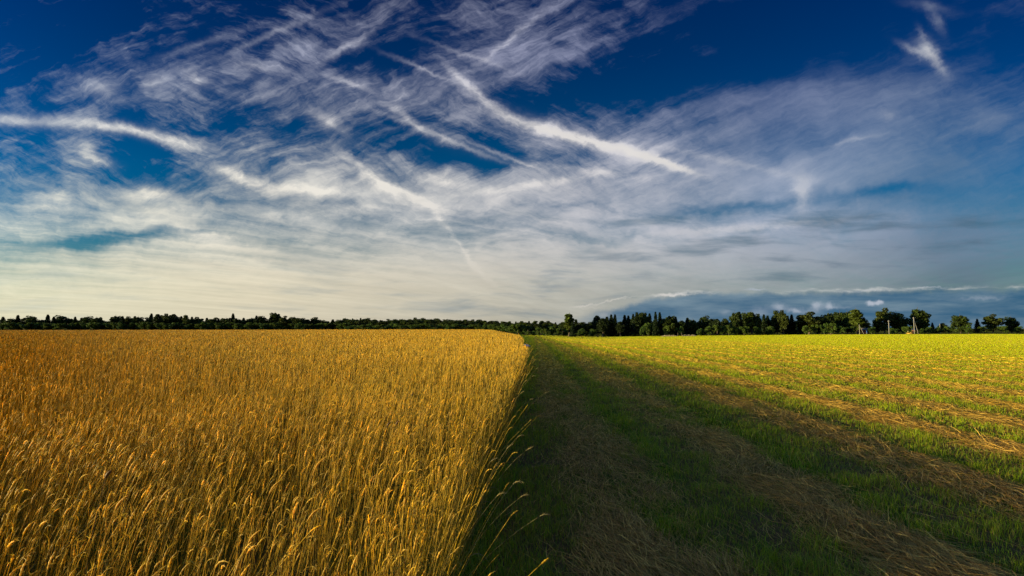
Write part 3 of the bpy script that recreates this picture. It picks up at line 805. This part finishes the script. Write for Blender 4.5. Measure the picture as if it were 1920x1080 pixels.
# right wood
DR = 285
RIGHT = [(1067,589,t_,9,'solitary tall pale-green tree with a pointed top where the wood meets the mown field',2),(1074,601,s_,4,'thin dark spruce tight against the right of the solitary pale-green tree',0),
 (1085,608,b_,9,'',0),(1098,607,b_,9,'',1),(1110,604,b_,8,'',0),
 (1119,592,s_,7,'',0),(1130,597,s_,8,'',1),(1138,594,s_,7,'',2),(1146,590,s_,8,'',0),(1153,590,s_,6,'',1),(1163,603,s_,6,'',1),
 (1171,591,s_,7,'',2),(1178,592,s_,6,'',0),(1187,589,s_,7,'',1),(1194,586,s_,7,'',2),(1201,587,p_,8,'',0),(1208,587,b_,9,'',1),(1218,588,s_,6,'',0),(1229,585,s_,6,'pointed dark spruce, left of the pair that tops the wood right of centre',0),(1237,586,s_,7,'pointed dark spruce, right of the pair that tops the wood right of centre',1),
 (1226,603,b_,13,'rounded yellow-green tree standing in front of the dark spruce pair',2),(1244,598,b_,8,'',2),(1256,593,b_,10,'',1),(1267,594,s_,6,'',0),(1276,602,b_,8,'',0),(1289,596,s_,8,'',1),(1299,600,b_,8,'',1),(1311,602,s_,7,'',0),(1322,593,b_,9,'',0),(1334,598,s_,5,'',2),(1344,598,s_,6,'',0),(1355,608,b_,7,'',2),(1366,606,b_,7,'',3),
 (1377,587,b_,9,'',1),(1386,585,s_,7,'',0),(1397,587,b_,7,'',1),(1408,586,t_,8,'tall yellow-green tree between dark ones at the middle of the right wood',2),(1420,589,b_,8,'',2),(1432,590,s_,7,'',1),(1439,592,s_,6,'',0),
 (1456,583,b_,11,'tall spreading tree with a lit crown, left of the notch in the right wood',2),(1467,583,b_,9,'tall tree leaning out at the top, just left of the notch in the right wood',3),(1477,592,s_,6,'',0),(1484,590,s_,6,'',1),
 (1500,594,s_,7,'',1),(1516,586,b_,19,'broad round-crowned tree with sunlit olive leaves, just right of the notch',3),(1534,595,b_,8,'',1),(1546,592,b_,7,'',0),(1553,588,b_,8,'',1),(1558,602,t_,8,'',1),
 (1574,586,b_,13,'wide flat-topped tree left of the yellowish pointed one',1),(1588,585,b_,12,'dark round tree between the flat-topped tree and the yellowish pointed one',0),(1604,581,t_,11,'yellowish pointed tree that stands highest at the end of the right wood',2),(1614,596,b_,9,'',1),(1622,606,b_,7,'',0)]
LABR = {s_: 'dark pointed spruce in the right wood behind the lit mown field', p_: 'open-crowned pine in the right wood behind the lit mown field',
        b_: 'rounded broadleaf tree in the right wood behind the lit mown field', t_: 'narrow green tree in the right wood behind the lit mown field'}
for (px, ty, kd, hw, lb, vr) in RIGHT:
    if kd == s_ and not lb and random.random() < .45: kd, hw = p_, hw*1.25
    plant(kd, px, ty, DR+random.uniform(-7, 9), lb or LABR[kd], 'trees of the right wood', half=hw*(random.uniform(1.1, 1.6) if kd == s_ else 1.12), var=vr)
# a second row closing the wood
px = 1080
while px < 1480:
    kd = random.choice([b_, s_, b_])
    plant(kd, px, random.uniform(597, 605), DR+22+random.uniform(0, 8), 'dark tree deep in the right wood, only its dim crown showing between nearer ones', 'back row of the right wood', half=9)
    px += random.uniform(11, 15)
px = 1490
while px < 1630:
    plant(b_, px, random.uniform(600, 606), DR+22+random.uniform(0, 8), 'dark tree deep in the right wood, only its dim crown showing between nearer ones', 'back row of the right wood', half=9)
    px += random.uniform(11, 15)
LONE = [(1657,579,b_,15,'lone olive round-crowned tree, left of the touching pair near the middle pole',3),
 (1680,586,b_,14,'lone dark round-crowned tree, right of the touching pair near the middle pole',0),
 (1692,597,b_,8,'small dark tree at the right foot of the touching pair',1),
 (1721,581,b_,17,'lone dark round tree standing behind the braced pole and yellow shed',1),
 (1735,600,b_,7,'small tree crown low on the right flank of the lone dark round tree',0),
 (1748,605,s_,5,'small pointed tree right of the lone round tree behind the shed',0),
 (1767,606,b_,8,'small round tree beside the farthest right pole',2),
 (1643,600,b_,7,'small tree at the left foot of the olive round-crowned one',1),
 (1800,592,b_,14,'round tree beyond the right edge poles',1),(1832,598,s_,7,'spruce beyond the right edge poles',1),(1860,590,b_,15,'broad tree farthest but one to the right',3),(1895,595,b_,13,'broad tree farthest to the right',0)]
for (px, ty, kd, hw, lb, vr) in LONE:
    plant(kd, px, ty, DR+random.uniform(2, 10), lb, 'trees around the farm plots on the right', half=hw, var=vr)
# shrubs at the wood's foot
SHRUB = [(1000,620,7,0),(1010,614,6,1),(1023,616,8,2),(1035,612,9,1),(1048,615,9,2),(1060,618,8,0),(990,621,6,2),(1090,616,10,0),(1112,617,9,1),
 (1205,611,8,0),(1215,606,8,1),(1250,609,7,2),(1276,612,8,0),(1312,616,8,0),(1328,612,9,1),(1340,608,6,2),(1352,611,8,1),(1366,609,7,2),(1378,612,8,0),(1395,612,9,1),(1420,613,10,0),(1445,612,9,1),
 (1510,611,7,1),(1528,608,8,2),(1545,606,8,0),(1560,606,7,1),(1578,611,9,0),(1600,611,9,2),(1634,613,7,0),(1675,615,8,0),(1698,612,7,1),(1706,611,5,2),(1728,616,7,0),(1742,613,8,1),(1758,613,7,0),(1780,612,9,1),(1815,610,10,0),(1845,612,9,2),(1880,611,10,1),(1910,612,9,0)]
for (px, ty, hw, vr) in SHRUB:
    plant('bush', px, ty, DR-14+random.uniform(-3, 3), 'low green bush at the foot of the trees behind the mown field' if px > 1070 else 'pale green bush at the corner where grain, mown field and wood meet', 'bushes along the far field margin', half=hw, var=vr)

# ------------------------------------------------------------------ farm plots: poles, sheds, straw heaps
def cyl(acc, p0, p1, r0, r1, sides=10, K=4):
    s = np.linspace(0, 1, K)[:, None]
    q = np.array(p0)+(np.array(p1)-np.array(p0))*s
    q = np.concatenate([q[:1], q, q[-1:]]); r = np.concatenate([[1e-4], np.linspace(r0, r1, K), [1e-4]])
    tubes(acc, q[None], r[None], sides, np.ones((1, K+2, 3)))
def bx(acc, lo, hi):
    x0, y0, z0 = lo; x1, y1, z1 = hi
    V = np.array([[x0,y0,z0],[x1,y0,z0],[x1,y1,z0],[x0,y1,z0],[x0,y0,z1],[x1,y0,z1],[x1,y1,z1],[x0,y1,z1]], float)
    F = np.array([[0,3,2,1],[4,5,6,7],[0,1,5,4],[1,2,6,5],[2,3,7,6],[3,0,4,7]])
    acc.add(V, F, np.ones((8, 3)))

def pole(px, top, d, label, brace=None, arms=True, r=.17):
    tp = at(px, top, d); z = float(ground_z(tp.x, d)); h = tp.z-z
    o = empty('utility_pole', (tp.x, d, z), label=label, cat='utility pole', group='utility poles at the far edge of the mown field')
    a = Acc(); cyl(a, (0, 0, -.3), (0, 0, h), r, r*.75, 12, 5); a.build('post', M_wood, True, o)
    if brace:
        a = Acc(); cyl(a, (brace*d/1083, .3, -.2), (r*.9, .05, h*.86), r*.9, r*.7, 10, 4); a.build('brace', M_wood, True, o)
    if arms:
        a = Acc(); bx(a, (-.55, -.19-.06, h-.55), (.55, -.19+.03, h-.45)); ar = a.build('crossarm', M_wood, False, o)
        for sx in (-.48, .48):
            a = Acc(); cyl(a, (sx, -.2, h-.448), (sx, -.2, h-.28), .035, .05, 8, 3); a.build('insulator', M_cer, True, ar)
    return o
pole(1611, 608.5, 268, 'short grey pole with a slanting brace, leftmost by the red shed', 9, False, .11)
pole(1666, 600.5, 268, 'single upright pole in front of the touching pair of round trees', None, True, .12)
pole(1713, 594.5, 268, 'tallest pale pole with a leaning brace in front of the lone round tree', 8, True, .13)
pole(1762, 607, 275, 'thin pole farthest right beside low bushes', None, False, .10)

def shed(px, d, wd, dp, hw_, hr, wallm, label, door, win, rz):
    tp = at(px, 620, d); z = float(ground_z(tp.x, d))
    o = empty('shed', (tp.x, d, z), rz, label=label, cat='shed')
    a = Acc(); bx(a, (-wd/2, -dp/2, -.2), (wd/2, dp/2, hw_))
    # gable
    V = np.array([[-wd/2,-dp/2,hw_],[-wd/2,dp/2,hw_],[-wd/2,0,hw_+hr],[-wd/2,0,hw_+hr],[wd/2,-dp/2,hw_],[wd/2,0,hw_+hr],[wd/2,0,hw_+hr],[wd/2,dp/2,hw_]], float)
    a.add(V, np.array([[0,1,2,3],[4,5,6,7]]), np.ones((8, 3)))
    a.build('wall', wallm, False, o)
    a = Acc(); e = .25
    for sg in (-1, 1):
        V = np.array([[-wd/2-e, sg*(dp/2+e), hw_-e*hr/(dp/2)], [wd/2+e, sg*(dp/2+e), hw_-e*hr/(dp/2)], [wd/2+e, 0, hw_+hr+.02], [-wd/2-e, 0, hw_+hr+.02]])
        V = np.concatenate([V, V+np.array([0, 0, .1])])
        a.add(V, np.array([[0,1,2,3],[7,6,5,4],[0,4,5,1],[1,5,6,2],[2,6,7,3],[3,7,4,0]]), np.ones((8, 3)))
    a.build('roof', M_roof, False, o)
    dx, dw, dh, dm = door
    a = Acc(); bx(a, (dx-dw/2, -dp/2-.05, 0), (dx+dw/2, -dp/2-.003, dh)); dr = a.build('door', dm, False, o)
    a = Acc(); bx(a, (dx+dw/2-.14, -dp/2-.10, dh*.5), (dx+dw/2-.06, -dp/2-.052, dh*.5+.1)); a.build('handle', M_dark, False, dr)
    if win:
        wx, ww = win
        a = Acc(); bx(a, (wx-ww/2, -dp/2-.04, 1.0), (wx+ww/2, -dp/2-.003, 1.6)); f = a.build('window', M_white, False, o)
        a = Acc(); bx(a, (wx-ww/2+.06, -dp/2-.046, 1.06), (wx+ww/2-.06, -dp/2-.0405, 1.54)); a.build('pane', M_dark, False, f)
    return o
shed(1708, 278, 3.4, 2.6, 1.7, .7, M_yellow, 'small shed with a sunlit yellow wall left of the tallest braced pole', (1.0, .8, 1.6, M_red), (-.9, .7), R(-35))
shed(1622, 276, 2.6, 2.2, 2.0, .8, M_red, 'small dark red shed with a white door right of the short braced pole', (.45, .5, 1.7, M_white), None, R(-20))

def heap(px, d, L, wd, h, label):
    tp = at(px, 626, d); z = float(ground_z(tp.x, d))
    a = Acc(); n = 1800
    u, v = rng.uniform(-1, 1, n), rng.normal(0, .45, n)
    env = np.sqrt(np.clip(1-u*u, 0, 1))*np.exp(-v*v*1.5)*(.6+.5*vnoise(u*4+9, v, 5))
    c = np.stack([u*L/2, v*wd/2, env*h*rng.uniform(.2, 1, n)], 1)
    dr = norm(rng.normal(0, 1, (n, 3))*np.array([1, .6, .25]))
    pp = np.stack([c-dr*.2, c, c+dr*.2], 1); pp[:, :, 2] = np.maximum(pp[:, :, 2], .02)
    ribbons(a, pp, np.full((n, 3), .05), norm(np.cross(dr, rng.normal(0, 1, (n, 3)))), np.repeat((np.array([.62, .50, .30])*rng.uniform(.6, 1.1, (n, 1)))[:, None], 3, 1))
    o = a.build('straw_heap', M_hay); o.location = (tp.x, d, z)
    tag(o, label, 'straw heap', 'pale straw heaps at the far margin')
heap(1255, 262, 7, 1.6, .75, 'low pale straw heap, left of the two by the far wood')
heap(1292, 262, 6, 1.6, .85, 'low pale straw heap, right of the two by the far wood')
def fpost(px, label):
    tp = at(px, 621.5, 261); z = float(ground_z(tp.x, 261))
    o = empty('fence_post', (tp.x, 261, z), label=label, cat='post', group='short posts between the straw heaps')
    a = Acc(); cyl(a, (0, 0, -.2), (0, 0, 1.5), .16, .13, 8, 3); a.build('post', M_bark, True, o)
    a = Acc(); bx(a, (-.2, -.2, 1.503), (.2, .2, 1.58)); a.build('cap', M_bark, False, o)
fpost(1271, 'short dark post, left of the two between the pale straw heaps')
fpost(1278, 'short dark post, right of the two between the pale straw heaps')
# pale stone at the crop's far corner
tp = at(985, 634, 62); z = float(ground_z(tp.x, 62))
n_ = 10; th, ph = np.meshgrid(np.linspace(0, np.pi, 8), np.arange(12)*np.pi/6, indexing='ij')
rr_ = 1+.25*(vnoise(th*2+3, np.cos(ph)*2+7, 3)-.5)
pth = np.stack([np.sin(th)*np.cos(ph)*.5*rr_, np.sin(th)*np.sin(ph)*.35*rr_, np.cos(th)*.22*rr_+.1], -1)
i = np.arange(7)[:, None]*12; k = np.arange(12)[None]
F = np.stack([i+k, i+(k+1) % 12, i+12+(k+1) % 12, i+12+k], -1).reshape(-1, 4)
o = new_mesh('field_stone', pth.reshape(-1, 3), F, M_stone, smooth=True); o.location = (tp.x, 62, z)
tag(o, 'pale stone lying at the foot of the grain at its far corner', 'stone')
print('trees', ntree, 'grain verts', G.n, 'grass', GA.n, 'hay', HA.n)
